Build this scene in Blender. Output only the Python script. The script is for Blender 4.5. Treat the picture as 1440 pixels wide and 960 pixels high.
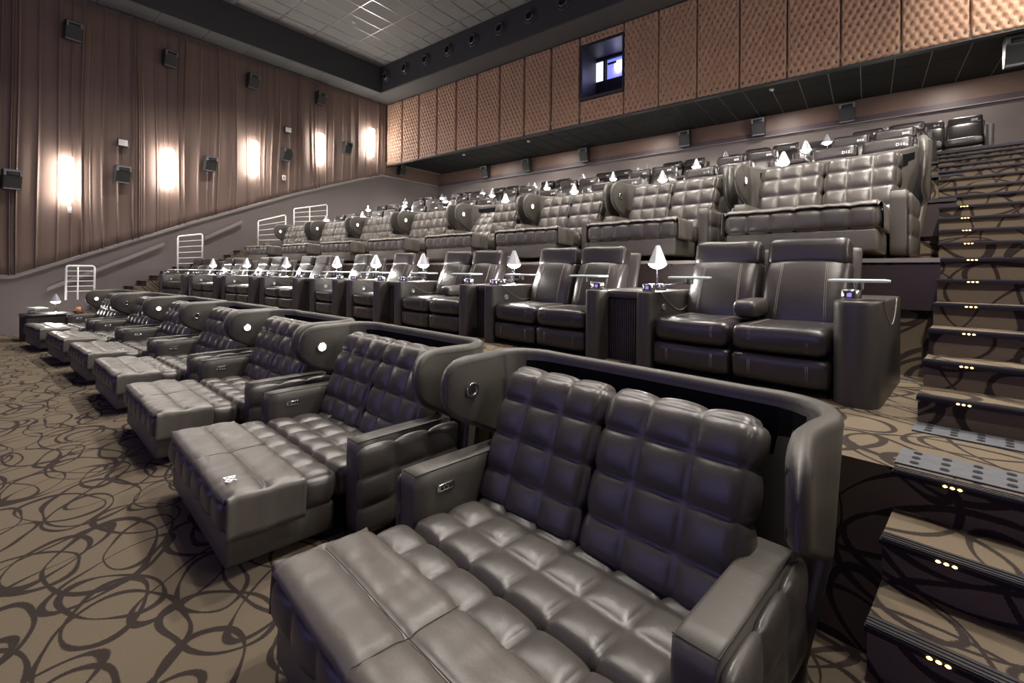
import bpy, bmesh, math, random
from mathutils import Vector, Matrix
random.seed(7)
for o in list(bpy.data.objects): bpy.data.objects.remove(o)
SC = bpy.context.scene
COL = SC.collection
PI = math.pi
R = math.radians
# ------------------------------------------------------------------ camera
cam_d = bpy.data.cameras.new('camera')
cam = bpy.data.objects.new('camera', cam_d); COL.objects.link(cam)
cam_d.sensor_width = 36.0
cam_d.lens = 16.0
cam_d.shift_y = -100.0/1440.0
cam_d.clip_start = 0.02; cam_d.clip_end = 120
cam.matrix_world = Matrix.Translation((0, 0, 1.65)) @ Matrix.Rotation(R(38), 4, 'Z') @ Matrix.Rotation(R(90), 4, 'X') @ Matrix.Rotation(R(0.43), 4, 'Z')
SC.camera = cam
# ------------------------------------------------------------------ exposure, world
SC.view_settings.view_transform = 'Standard'
SC.view_settings.look = 'None'
SC.view_settings.exposure = -0.3
SC.view_settings.gamma = 1.0
SC.view_settings.use_curve_mapping = False
w = bpy.data.worlds.new('world'); SC.world = w; w.use_nodes = True
w.node_tree.nodes['Background'].inputs[0].default_value = (0.9, 0.85, 0.8, 1)
w.node_tree.nodes['Background'].inputs[1].default_value = 0.02
# ------------------------------------------------------------------ house lights in the ceiling, and fill added under the balcony
def area(name, loc, size, power, col, rot=(0, 0, 0), sy=None, spread=None):
    d = bpy.data.lights.new(name, 'AREA'); d.energy = power; d.color = col; d.size = size
    if sy: d.shape = 'RECTANGLE'; d.size_y = sy
    if spread: d.spread = spread
    o = bpy.data.objects.new(name, d); o.location = loc; o.rotation_euler = rot
    COL.objects.link(o); return o
WARM = (1.0, 0.87, 0.72)
NEUT = (1.0, 0.93, 0.85)
for i, (x, y, e) in enumerate([(-13.0, 6.6, 330), (-8.6, 6.6, 330), (-4.2, 6.6, 330), (0.6, 6.6, 400),
                               (-12.5, 3.4, 200), (-6.0, 3.4, 190), (1.2, 3.4, 210)]):
    area('ceiling_downlight', (x, y, 10.02), 0.30, e, NEUT, spread=R(108))
def aimed(name, loc, to, size, power, col, spread):
    q = (Vector(to)-Vector(loc)).to_track_quat('-Z', 'Y').to_euler()
    return area(name, loc, size, power, col, q, spread=R(spread))
for loc, to, e in (((2.9, 9.2, 9.95), (2.9, 12.6, 7.4), 125), ((1.4, -1.0, 9.9), (1.7, 7.5, 2.9), 190), ((-4.0, -1.0, 9.9), (-4.4, 8.0, 2.6), 60), ((-8.5, -1.0, 9.9), (-8.0, 8.0, 2.6), 90), ((-14.0, -1.0, 9.9), (-13.0, 8.0, 2.6), 90)):
    aimed('ceiling_spot', loc, to, 0.25, e, (1.0, .90, .78), 60)
for x in (-13.2, -9.9, -6.0, -2.0, 1.6):
    area('balcony_wall_fill', (x, 14.6, 6.42), 0.10, 60, NEUT)  # fill lights added to brighten the back wall below the booth
# ------------------------------------------------------------------ helpers
MATS = {}
def new_mat(name):
    m = bpy.data.materials.new(name); m.use_nodes = True
    nt = m.node_tree; b = nt.nodes['Principled BSDF']
    MATS[name] = m
    return m, nt, b
def mat(name, col, rough=0.5, metal=0.0, spec=0.5, var=0.0, vscale=5.0, bump=0.0, bscale=200.0, emit=None, estr=0.0,
        trans=0.0, coat=0.0, sheen=0.0, rvar=0.0):
    m, nt, b = new_mat(name)
    b.inputs['Base Color'].default_value = (*col, 1)
    b.inputs['Roughness'].default_value = rough
    b.inputs['Metallic'].default_value = metal
    b.inputs['Specular IOR Level'].default_value = spec
    b.inputs['Transmission Weight'].default_value = trans
    b.inputs['Coat Weight'].default_value = coat
    b.inputs['Sheen Weight'].default_value = sheen
    if emit: b.inputs['Emission Color'].default_value = (*emit, 1); b.inputs['Emission Strength'].default_value = estr
    tc = nt.nodes.new('ShaderNodeTexCoord')
    if var > 0 or rvar > 0:
        n = nt.nodes.new('ShaderNodeTexNoise'); n.inputs['Scale'].default_value = vscale; n.inputs['Detail'].default_value = 5
        nt.links.new(tc.outputs['Object'], n.inputs['Vector'])
        if var > 0:
            mx = nt.nodes.new('ShaderNodeMix'); mx.data_type = 'RGBA'
            mx.inputs[6].default_value = (*[c*(1-var) for c in col], 1); mx.inputs[7].default_value = (*[min(1, c*(1+var)) for c in col], 1)
            nt.links.new(n.outputs['Fac'], mx.inputs[0]); nt.links.new(mx.outputs[2], b.inputs['Base Color'])
        if rvar > 0:
            mr = nt.nodes.new('ShaderNodeMapRange'); mr.inputs[3].default_value = rough-rvar; mr.inputs[4].default_value = rough+rvar
            nt.links.new(n.outputs['Fac'], mr.inputs[0]); nt.links.new(mr.outputs[0], b.inputs['Roughness'])
    if bump > 0:
        n2 = nt.nodes.new('ShaderNodeTexNoise'); n2.inputs['Scale'].default_value = bscale; n2.inputs['Detail'].default_value = 3
        nt.links.new(tc.outputs['Object'], n2.inputs['Vector'])
        bp = nt.nodes.new('ShaderNodeBump'); bp.inputs['Strength'].default_value = bump; bp.inputs['Distance'].default_value = 0.01
        nt.links.new(n2.outputs['Fac'], bp.inputs['Height']); nt.links.new(bp.outputs[0], b.inputs['Normal'])
    return m
def leather(name, col, rough, bump=0.12):
    m, nt, b = new_mat(name)
    tc = nt.nodes.new('ShaderNodeTexCoord')
    n = nt.nodes.new('ShaderNodeTexNoise'); n.inputs['Scale'].default_value = 6; n.inputs['Detail'].default_value = 4
    nt.links.new(tc.outputs['Object'], n.inputs['Vector'])
    mx = nt.nodes.new('ShaderNodeMix'); mx.data_type = 'RGBA'
    mx.inputs[6].default_value = (*[c*.88 for c in col], 1); mx.inputs[7].default_value = (*[c*1.14 for c in col], 1)
    nt.links.new(n.outputs['Fac'], mx.inputs[0]); nt.links.new(mx.outputs[2], b.inputs['Base Color'])
    mr = nt.nodes.new('ShaderNodeMapRange'); mr.inputs[3].default_value = rough-.05; mr.inputs[4].default_value = rough+.07
    nt.links.new(n.outputs['Fac'], mr.inputs[0]); nt.links.new(mr.outputs[0], b.inputs['Roughness'])
    b.inputs['Specular IOR Level'].default_value = 0.55
    v = nt.nodes.new('ShaderNodeTexVoronoi'); v.inputs['Scale'].default_value = 420
    n3 = nt.nodes.new('ShaderNodeTexNoise'); n3.inputs['Scale'].default_value = 22; n3.inputs['Detail'].default_value = 5
    nt.links.new(tc.outputs['Object'], v.inputs['Vector']); nt.links.new(tc.outputs['Object'], n3.inputs['Vector'])
    b1 = nt.nodes.new('ShaderNodeBump'); b1.inputs['Strength'].default_value = bump; b1.inputs['Distance'].default_value = .002
    b2 = nt.nodes.new('ShaderNodeBump'); b2.inputs['Strength'].default_value = .25; b2.inputs['Distance'].default_value = .006
    nt.links.new(v.outputs['Distance'], b1.inputs['Height']); nt.links.new(n3.outputs['Fac'], b2.inputs['Height'])
    nt.links.new(b2.outputs[0], b1.inputs['Normal']); nt.links.new(b1.outputs[0], b.inputs['Normal'])
    return m
M_TAUPE = leather('taupe_leather', (.064, .056, .050), .34)
M_TAUPE_S = leather('taupe_leather_smooth', (.070, .062, .052), .48)
M_DARK = leather('dark_brown_leather', (.026, .021, .021), .30)
M_DARK_ARM = leather('dark_arm_leather', (.040, .034, .031), .38)
M_COVER = leather('cover_leather', (.100, .088, .078), .36)
M_LINING = mat('black_lining', (.006, .006, .007), .9, spec=.15)
M_STITCH = mat('stitch_thread', (.22, .18, .15), .7)
M_SEAM = mat('seam_thread', (.040, .035, .032), .7)
M_CHROME = mat('chrome', (.75, .74, .76), .12, metal=1)
M_STEEL = mat('brushed_steel', (.62, .61, .60), .28, metal=1)
M_RAIL = mat('white_painted_rail', (.88, .87, .85), .3)
M_GLASS = mat('frosted_tray_glass', (.74, .86, .82), .2, trans=.12, spec=.6)
M_WOODBOX = mat('dark_ribbed_wood', (.035, .028, .027), .45, var=.3, vscale=18)
M_BLACK = mat('black_plastic', (.012, .012, .013), .45)
M_GRILLE = mat('speaker_grille', (.020, .020, .021), .65, bump=.4, bscale=300)
M_SPKSIL = mat('speaker_silver', (.16, .16, .17), .5, metal=.3)
M_WALLP = mat('taupe_wall_paint', (.145, .120, .112), .75, var=.06, vscale=1.5, bump=.15, bscale=90)
M_RAILTRIM = mat('wall_rail_paint', (.20, .175, .165), .45)
M_RAILDARK = mat('wall_rail_dark', (.060, .040, .048), .5)
M_WOOD = mat('brown_panel_wood', (.125, .075, .055), .5, var=.25, vscale=3)
M_FASCIA = mat('charcoal_fascia', (.032, .032, .035), .6)
M_SOFFIT = mat('soffit_grey', (.085, .083, .082), .7, var=.1, vscale=2)
M_TILE = mat('ceiling_tile_grey', (.22, .213, .203), .85, var=.08, vscale=3, bump=.3, bscale=150)
M_GRID = mat('ceiling_grid_metal', (.45, .44, .43), .3, metal=.8)
M_BTILE = mat('black_ceiling_tile', (.008, .009, .008), .8, bump=.3, bscale=120)
M_BGRID = mat('dark_grid_metal', (.42, .44, .40), .6)
M_RISERP = mat('dark_brown_riser_panel', (.022, .012, .012), .5)
M_PLATE = mat('grey_tactile_rubber', (.075, .078, .088), .6, var=.35, vscale=25)
M_STUD = mat('dark_stud_rubber', (.022, .022, .026), .75, spec=.2)
M_NOSE = mat('dark_nosing_metal', (.050, .048, .052), .38, metal=.5)
M_NOSEBLK = mat('black_nosing_edge', (.008, .007, .012), .6, spec=.25)
M_LED = mat('amber_led', (1, .7, .2), .4, emit=(1.0, .55, .12), estr=12)
M_SCONCE = mat('lit_sconce_glass', (1, 1, 1), .4, emit=(1.0, .95, .88), estr=75)
M_BULB = mat('lamp_bulb', (1, 1, 1), .4, emit=(1.0, .97, .92), estr=260)
M_SHADEIN = mat('lamp_shade_silver', (.78, .78, .84), .22, metal=.55)
M_DISC = mat('lit_and_glint_lens', (1, 1, 1), .3, emit=(1.0, .95, .86), estr=3.5)
M_WHITE = mat('white_print', (.85, .85, .85), .6)
M_WPLAS = mat('white_plastic', (.65, .64, .62), .4)
M_ORANGE = mat('amber_cup', (.75, .28, .08), .3)
M_PORT = mat('lit_booth_port', (1, 1, 1), .4, emit=(.80, .88, 1.0), estr=1.6)
M_BLUEPORT = mat('projector_blue_glow', (.3, .3, .9), .4, emit=(.25, .28, 1.0), estr=1.2)
M_LENS = mat('projector_lens_light', (1, 1, 1), .4, emit=(.70, .62, 1.0), estr=30)
M_BOOTH = mat('booth_dark_wall', (.020, .020, .030), .5)
M_SCREEN = mat('cinema_screen', (.8, .8, .8), .8, emit=(.32, .25, 1.0), estr=1.05)
M_BUTTON = mat('panel_button', (.10, .045, .028), .6)

def fabric_panel():
    return mat('peach_tufted_fabric', (.34, .195, .122), .5, sheen=.3, bump=.15, bscale=400)
M_PANEL = fabric_panel()
def curtain_mat():
    m, nt, b = new_mat('brown_curtain_fabric')
    tc = nt.nodes.new('ShaderNodeTexCoord'); mp = nt.nodes.new('ShaderNodeMapping')
    mp.inputs['Scale'].default_value = (1, 3.0, .05)
    n = nt.nodes.new('ShaderNodeTexNoise'); n.inputs['Scale'].default_value = 2.2; n.inputs['Detail'].default_value = 6
    nt.links.new(tc.outputs['Object'], mp.inputs[0]); nt.links.new(mp.outputs[0], n.inputs['Vector'])
    mx = nt.nodes.new('ShaderNodeMix'); mx.data_type = 'RGBA'
    mx.inputs[6].default_value = (.115, .070, .054, 1); mx.inputs[7].default_value = (.165, .106, .084, 1)
    nt.links.new(n.outputs['Fac'], mx.inputs[0]); nt.links.new(mx.outputs[2], b.inputs['Base Color'])
    b.inputs['Roughness'].default_value = .62; b.inputs['Sheen Weight'].default_value = .25
    return m
M_CURTAIN = curtain_mat()
def carpet_mat():
    m, nt, b = new_mat('looped_ellipse_carpet')
    L = nt.links.new
    def nd(t, **k):
        n = nt.nodes.new(t)
        for a, v in k.items(): setattr(n, a, v)
        return n
    def mth(op, a, c=None):
        n = nd('ShaderNodeMath', operation=op)
        for i, v in enumerate((a, c)):
            if v is None: continue
            if isinstance(v, (int, float)): n.inputs[i].default_value = v
            else: L(v, n.inputs[i])
        return n.outputs[0]
    g = nd('ShaderNodeNewGeometry'); s = nd('ShaderNodeSeparateXYZ'); L(g.outputs['Position'], s.inputs[0])
    v = mth('ADD', s.outputs[1], s.outputs[2])
    cb = nd('ShaderNodeCombineXYZ'); L(s.outputs[0], cb.inputs[0]); L(v, cb.inputs[1])
    nz = nd('ShaderNodeTexNoise'); nz.inputs['Scale'].default_value = 1.7; nz.inputs['Detail'].default_value = 1; L(cb.outputs[0], nz.inputs['Vector'])
    sub = nd('ShaderNodeVectorMath', operation='SUBTRACT'); L(nz.outputs['Color'], sub.inputs[0]); sub.inputs[1].default_value = (.5, .5, .5)
    scl = nd('ShaderNodeVectorMath', operation='SCALE'); L(sub.outputs[0], scl.inputs[0]); scl.inputs['Scale'].default_value = .20
    add = nd('ShaderNodeVectorMath', operation='ADD'); L(cb.outputs[0], add.inputs[0]); L(scl.outputs[0], add.inputs[1])
    wn = nd('ShaderNodeTexNoise'); wn.inputs['Scale'].default_value = 2.6; wn.inputs['Detail'].default_value = 1; L(cb.outputs[0], wn.inputs['Vector'])
    wid = nd('ShaderNodeMapRange'); wid.inputs[1].default_value = .36; wid.inputs[2].default_value = .64
    wid.inputs[3].default_value = .006; wid.inputs[4].default_value = .020; L(wn.outputs['Fac'], wid.inputs[0])
    best = None
    for (ang, cx, cy, ox, oy, a, bb) in [(22, .66, .44, 0, 0, .27, .155), (-24, .66, .56, .31, .2, .28, .17), (60, .84, .50, .1, .37, .34, .145), (6, .90, .70, .5, .15, .40, .25)]:
        mp = nd('ShaderNodeMapping'); mp.inputs['Rotation'].default_value = (0, 0, R(ang)); mp.inputs['Location'].default_value = (ox, oy, 0)
        L(add.outputs[0], mp.inputs[0])
        sp = nd('ShaderNodeSeparateXYZ'); L(mp.outputs[0], sp.inputs[0])
        fx = mth('SUBTRACT', mth('FRACT', mth('MULTIPLY', sp.outputs[0], 1/cx)), .5)
        fy = mth('SUBTRACT', mth('FRACT', mth('MULTIPLY', sp.outputs[1], 1/cy)), .5)
        ex = mth('MULTIPLY', fx, cx/a); ey = mth('MULTIPLY', fy, cy/bb)
        r = mth('SQRT', mth('ADD', mth('MULTIPLY', ex, ex), mth('MULTIPLY', ey, ey)))
        d = mth('MULTIPLY', mth('ABSOLUTE', mth('SUBTRACT', r, 1.0)), (a+bb)/2)
        best = d if best is None else mth('MINIMUM', best, d)
    fz = nd('ShaderNodeTexNoise'); fz.inputs['Scale'].default_value = 160; L(cb.outputs[0], fz.inputs['Vector'])
    best = mth('ADD', best, mth('MULTIPLY', mth('SUBTRACT', fz.outputs['Fac'], .5), .012))
    lt = mth('SUBTRACT', best, wid.outputs[0])
    ss = nd('ShaderNodeMapRange'); ss.interpolation_type = 'SMOOTHSTEP'; ss.inputs[1].default_value = -.003; ss.inputs[2].default_value = .003; L(lt, ss.inputs[0])
    pile = nd('ShaderNodeTexNoise'); pile.inputs['Scale'].default_value = 240; pile.inputs['Detail'].default_value = 3; L(cb.outputs[0], pile.inputs['Vector'])
    t1 = nd('ShaderNodeMix', data_type='RGBA'); t1.inputs[6].default_value = (.100, .078, .054, 1); t1.inputs[7].default_value = (.178, .142, .100, 1)
    L(pile.outputs['Fac'], t1.inputs[0])
    t2 = nd('ShaderNodeMix', data_type='RGBA'); t2.inputs[6].default_value = (.022, .017, .015, 1); t2.inputs[7].default_value = (.050, .038, .033, 1)
    L(pile.outputs['Fac'], t2.inputs[0])
    mx = nd('ShaderNodeMix', data_type='RGBA'); L(ss.outputs[0], mx.inputs[0]); L(t2.outputs[2], mx.inputs[6]); L(t1.outputs[2], mx.inputs[7])
    L(mx.outputs[2], b.inputs['Base Color'])
    b.inputs['Roughness'].default_value = .95; b.inputs['Specular IOR Level'].default_value = .1
    bp = nd('ShaderNodeBump'); bp.inputs['Strength'].default_value = .6; bp.inputs['Distance'].default_value = .004
    L(pile.outputs['Fac'], bp.inputs['Height']); L(bp.outputs[0], b.inputs['Normal'])
    return m
M_CARPET = carpet_mat()

class MB:
    def __init__(s): s.v = []; s.f = []
    def add(s, vs, fs):
        n = len(s.v); s.v += [tuple(v) for v in vs]; s.f += [tuple(i+n for i in f) for f in fs]; return s
    def box(s, x0, x1, y0, y1, z0, z1):
        s.add([(x0, y0, z0), (x1, y0, z0), (x1, y1, z0), (x0, y1, z0), (x0, y0, z1), (x1, y0, z1), (x1, y1, z1), (x0, y1, z1)],
              [(0, 3, 2, 1), (4, 5, 6, 7), (0, 1, 5, 4), (1, 2, 6, 5), (2, 3, 7, 6), (3, 0, 4, 7)]); return s
    def prism(s, prof, a0, a1, axis='y'):
        n = len(prof)
        def P(u, v, a): return (u, a, v) if axis == 'y' else ((a, u, v) if axis == 'x' else (u, v, a))
        vs = [P(u, v, a0) for u, v in prof]+[P(u, v, a1) for u, v in prof]
        fs = [tuple(range(n)), tuple(reversed(range(n, 2*n)))]+[(i, (i+1) % n+0, (i+1) % n+n, i+n)[::-1] for i in range(n)]
        s.add(vs, fs); return s
    def lathe(s, prof, c=(0, 0, 0), seg=20, axis='z'):
        vs = []; fs = []; n = len(prof)
        for k in range(seg):
            a = 2*PI*k/seg
            for r, h in prof:
                p = (r*math.cos(a), r*math.sin(a), h)
                if axis == 'y': p = (p[0], p[2], p[1])
                if axis == 'x': p = (p[2], p[1], p[0])
                vs.append((p[0]+c[0], p[1]+c[1], p[2]+c[2]))
        for k in range(seg):
            k2 = (k+1) % seg
            for j in range(n-1): fs.append((k*n+j, k2*n+j, k2*n+j+1, k*n+j+1))
        s.add(vs, fs); return s
    def tube(s, pts, r, seg=8, closed=False):
        pts = [Vector(p) for p in pts]; n = len(pts); vs = []; fs = []
        up = Vector((0, 0, 1))
        for i, p in enumerate(pts):
            a = pts[(i-1) % n] if (i > 0 or closed) else p; b = pts[(i+1) % n] if (i < n-1 or closed) else p
            t = (b-a).normalized(); u = t.cross(up)
            if u.length < .05: u = t.cross(Vector((1, 0, 0)))
            u.normalize(); q = u.cross(t)
            for k in range(seg):
                an = 2*PI*k/seg; vs.append(p+u*r*math.cos(an)+q*r*math.sin(an))
        m = n if closed else n-1
        for i in range(m):
            j = (i+1) % n
            for k in range(seg): fs.append((i*seg+k, i*seg+(k+1) % seg, j*seg+(k+1) % seg, j*seg+k))
        if not closed: fs.append(tuple(reversed(range(seg)))); fs.append(tuple(range((n-1)*seg, n*seg)))
        s.add(vs, fs); return s
    def rbox(s, c, size, r, cells=(0, 0, 0), amp=.0, res=8, fn=None, base=3, noise=0, seed=0):
        """rounded box whose faces are quilted into puffed cells"""
        N = [max(base, cl*res) for cl in cells]
        size = Vector(size); h = size/2; rr = min(r, min(h)*.999)
        idx = {}; vs = []; rnd = random.Random(seed)
        ph = [rnd.uniform(0, 6) for _ in range(3)]
        def tt(i, n, ax):      # grid lines gathered near the seams and the edges
            t = i/n
            if cells[ax] <= 0:
                return .5-.5*math.cos(PI*t) if n > 3 else (0, rr/size[ax], 1-rr/size[ax], 1)[i]
            u = t*cells[ax]; k = math.floor(u); fr = u-k
            fr = .5-.5*math.cos(PI*fr)*(.55)-(.5-fr)*.45*1 if True else fr
            fr = min(1, max(0, .5+((-.5)*math.cos(PI*(u-k)))*.45+(u-k-.5)*.55))
            return (k+fr)/cells[ax]
        def V(i, j, k):
            key = (i, j, k)
            if key in idx: return idx[key]
            t = [tt(i, N[0], 0), tt(j, N[1], 1), tt(k, N[2], 2)]
            p = Vector([(t[a]-.5)*size[a] for a in range(3)])
            q = Vector([max(-h[a]+rr, min(h[a]-rr, p[a])) for a in range(3)])
            d = p-q
            nn = d.normalized() if d.length > 1e-9 else Vector((0, 0, 1))
            p = q+nn*rr
            if amp:
                g = 1
                for a in range(3):
                    if cells[a] > 0:
                        fr = (t[a]*cells[a]) % 1.0
                        if t[a] > 1-1e-6: fr = 1.0
                        ga = max(0, 1-abs(2*fr-1)**2.5)**.68
                        g *= 1-(1-nn[a]*nn[a])*(1-ga)
                p = p+nn*amp*(g-.6)
            if noise:
                p += nn*noise*(math.sin(p.x*17+ph[0])*math.sin(p.y*15+ph[1])+math.sin(p.z*19+p.x*9+ph[2]))
            if fn: p = Vector(fn(p))
            idx[key] = len(vs); vs.append((p[0]+c[0], p[1]+c[1], p[2]+c[2])); return idx[key]
        fs = []
        X, Y, Z = N
        for i in range(X):
            for j in range(Y):
                fs.append((V(i, j, 0), V(i, j+1, 0), V(i+1, j+1, 0), V(i+1, j, 0))); fs.append((V(i, j, Z), V(i+1, j, Z), V(i+1, j+1, Z), V(i, j+1, Z)))
            for k in range(Z):
                fs.append((V(i, 0, k), V(i+1, 0, k), V(i+1, 0, k+1), V(i, 0, k+1))); fs.append((V(i, Y, k), V(i, Y, k+1), V(i+1, Y, k+1), V(i+1, Y, k)))
        for j in range(Y):
            for k in range(Z):
                fs.append((V(0, j, k), V(0, j, k+1), V(0, j+1, k+1), V(0, j+1, k))); fs.append((V(X, j, k), V(X, j+1, k), V(X, j+1, k+1), V(X, j, k+1)))
        s.add(vs, fs); return s
    def xf(s, m):
        s.v = [tuple(m @ Vector(v)) for v in s.v]; return s
    def mesh(s, name, smooth=True):
        me = bpy.data.meshes.new(name); me.from_pydata(s.v, [], s.f); me.update()
        if smooth: me.polygons.foreach_set('use_smooth', [True]*len(me.polygons))
        return me
    def build(s, name, m, parent=None, smooth=True, loc=None, rz=None, label=None, sharp=None):
        me = s.mesh(name, smooth); me.materials.append(m)
        if sharp and smooth: me.set_sharp_from_angle(angle=R(sharp))
        o = bpy.data.objects.new(name, me); COL.objects.link(o)
        if parent: o.parent = parent
        if loc: o.location = loc
        if rz is not None: o.rotation_euler = (0, 0, rz)
        if label: o['label'] = label
        return o
def _bs(self, *a, **k):
    o = self.build(*a, **k); o['kind'] = 'stuff'; return o
MB.build_stuff = _bs
def inst(src, name=None, parent=None, loc=None):
    c = src.copy(); COL.objects.link(c)
    if parent is not None: c.parent = parent
    if loc is not None: c.location = loc
    return c
def empty(name, label=None, cat=None, group=None, loc=(0, 0, 0), rz=0, kind=None):
    o = bpy.data.objects.new(name, None); COL.objects.link(o); o.location = loc; o.rotation_euler = (0, 0, rz); o.empty_display_size = .1
    tag(o, label, cat, group, kind); return o
def tag(o, label=None, cat=None, group=None, kind=None):
    for k, v in (('label', label), ('category', cat), ('group', group), ('kind', kind)):
        if v: o[k] = v
    return o
def copy_tree(o, parent=None):
    c = o.copy(); COL.objects.link(c)
    if parent is not None: c.parent = parent
    for ch in list(o.children): copy_tree(ch, c)
    return c
def text(body, size, m, parent, mat4, name='seat_number', ext=.0015):
    cu = bpy.data.curves.new(name, 'FONT'); cu.body = body; cu.size = size; cu.align_x = 'CENTER'; cu.align_y = 'CENTER'; cu.extrude = ext
    cu.resolution_u = 2; cu.offset = size*.012
    cu.materials.append(m); tmp = bpy.data.objects.new(name, cu)
    me = bpy.data.meshes.new_from_object(tmp); me.name = name; bpy.data.objects.remove(tmp)
    o = bpy.data.objects.new(name, me); COL.objects.link(o); o.parent = parent; o.matrix_local = mat4
    return o
# rows follow arcs about one centre
XM, RR, YC = -10.3, 67.0, -65.6
def arc(X, rho, z=0):
    p = (X-XM)/RR
    return Vector((XM+(RR+rho)*math.sin(p), YC+(RR+rho)*math.cos(p), z))
def arot(X): return -(X-XM)/RR
def arc_slab(mb, X0, X1, r0, r1, z0, z1, seg=24):
    vs = []; fs = []
    for i in range(seg+1):
        X = X0+(X1-X0)*i/seg
        a = arc(X, r0); b = arc(X, r1)
        vs += [(a.x, a.y, z0), (a.x, a.y, z1), (b.x, b.y, z1), (b.x, b.y, z0)]
    for i in range(seg):
        n = 4*i
        for j in range(4): fs.append((n+j, n+4+j, n+4+(j+1) % 4, n+(j+1) % 4))
    fs.append((0, 1, 2, 3)); fs.append(tuple(4*seg+j for j in (3, 2, 1, 0)))
    mb.add(vs, fs); return mb
ORD = ['first', 'second', 'third', 'fourth', 'fifth', 'sixth', 'seventh', 'eighth', 'ninth', 'tenth', 'eleventh', 'twelfth']
# ================================================================== SETTING
XW, XR, YB, YP, FZ = -17.1, 4.6, 15.8, 12.6, -.07
EDGE_R = -.165       # right end of the seat rows
LS = -16.25        # left end of the seat rows
o = MB().box(XW-.2, XR+.2, -9.2, 5.0, FZ-.3, FZ).build('floor', M_CARPET, smooth=False); tag(o, 'front floor covered in tan carpet with brown loops', kind='structure')
TER = [(1.99, .80), (4.4, 1.77), (6.6, 2.5), (8.6, 3.1), (10.6, 3.66), (12.4, 4.17), (15.6, 4.17)]
for i in range(len(TER)-1):
    r0, z = TER[i]; r1 = TER[i+1][0]
    o = arc_slab(MB(), XW, EDGE_R, r0, r1+.02, FZ-.25, z, 32).build('floor', M_CARPET, smooth=False)
    tag(o, 'carpeted seating platform', kind='structure')
    if i: arc_slab(MB(), XW, EDGE_R, r0-.055, r0+.03, z-.030, z+.006, 32).build('platform_nosing', M_RAILTRIM if i == 1 else M_NOSE, o, smooth=False)
# dark upper riser panel behind the recliner row
for i in (1, 2):
    r0, z = TER[i]
    o = arc_slab(MB(), LS+.1, EDGE_R, r0-.05, r0, z-.42, z-.05, 32).build('trim_1', M_RISERP, smooth=False); o['kind'] = 'structure'
# --- stepped aisles
NR = [(.79, .10), (1.09, .275), (1.39, .45), (1.69, .625), (1.99, .80), (2.88, .96), (3.18, 1.12), (3.48, 1.285), (3.8, 1.44), (4.1, 1.605), (4.4, 1.77),
      (5.1, 1.93), (5.6, 2.08), (5.95, 2.23), (6.25, 2.38), (6.6, 2.53), (7.25, 2.72), (7.9, 2.93), (8.55, 3.14), (9.25, 3.34), (9.9, 3.54), (10.55, 3.73), (11.2, 3.92), (11.8, 4.06), (12.4, 4.19), (14.4, 4.19)]
NL = [(.79, .10), (1.09, .275), (1.39, .45), (1.69, .625), (1.99, .80), (2.2, .96), (2.45, 1.11), (2.75, 1.26), (3.05, 1.41), (3.32, 1.54), (3.62, 1.68), (4.1, 1.77),
      (4.75, 1.93), (5.05, 2.09), (5.35, 2.25), (5.7, 2.40), (6.3, 2.5), (7.0, 2.7), (7.6, 2.9), (8.3, 3.1), (9.0, 3.3), (9.7, 3.5), (10.4, 3.68), (11.2, 3.92), (12.0, 4.17), (13, 4.17)]
def stairs(steps, X0, X1, right):
    root = empty('aisle_steps', 'carpeted aisle steps with dark metal nosings and amber lights on the right' if right else 'carpeted aisle steps climbing along the left curtain wall', kind='structure')
    for i in range(len(steps)-1):
        r0, z = steps[i]; r1 = steps[i+1][0]
        if right: X0 = EDGE_R-max(0, r0-4.2)*.055
        arc_slab(MB(), X0, X1, r0, r1+.03, z-.45, z-.002 if not right else z, 8).build('step', M_CARPET, root, smooth=False)
        nb = MB()
        arc_slab(nb, X0, X1, r0-.03, r0+.035, z-.010, z+.002, 8)
        for q in range(3): arc_slab(nb, X0, X1, r0-.024+q*.019, r0-.014+q*.019, z+.001, z+.005, 8)
        n = nb.build('step_nosing', M_NOSE, root, smooth=False)
        arc_slab(MB(), X0-.004, X1+.004, r0-.034, r0-.004, z-.024, z-.006, 8).build('nosing_edge', M_NOSEBLK, n, smooth=False)
        if right and i > 0 and z < 2.45:
            for X in ([X0+.18, X0+.80, X0+1.42, X0+2.04]):
                lb = MB()
                for q in (-1, 0, 1):
                    p = arc(X+q*.021, r0-.035, z-.014); lb.lathe([(.0, .005), (.005, .003), (.0075, -.001), (.0, -.006)], p, 10)
                lb.build('step_light', M_LED, n)
    return root
sr = stairs(NR, EDGE_R, 3.4, True)
stairs(NL, XW, LS, False)
# tactile plates on the wide landing
for ro, wdt in ((2.05, .24), (2.66, .20)):
    for k in range(5):
        X0 = EDGE_R-.005+k*.60
        pb = arc_slab(MB(), X0, X0+.592, ro, ro+wdt, .80, .808, 3)
        pl = pb.build('tactile_plate', M_PLATE, sr, smooth=False)
        st = MB()
        for i in range(6):
            for j in range(3):
                p = arc(X0+.06+i*.095, ro+.045+j*(wdt-.09)/2, .808)
                st.lathe([(.017, 0), (.014, .005), (.0, .007)], p, 8)
        st_ = st.build('studs', M_STUD, pl); st_['kind'] = 'stuff'
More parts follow.
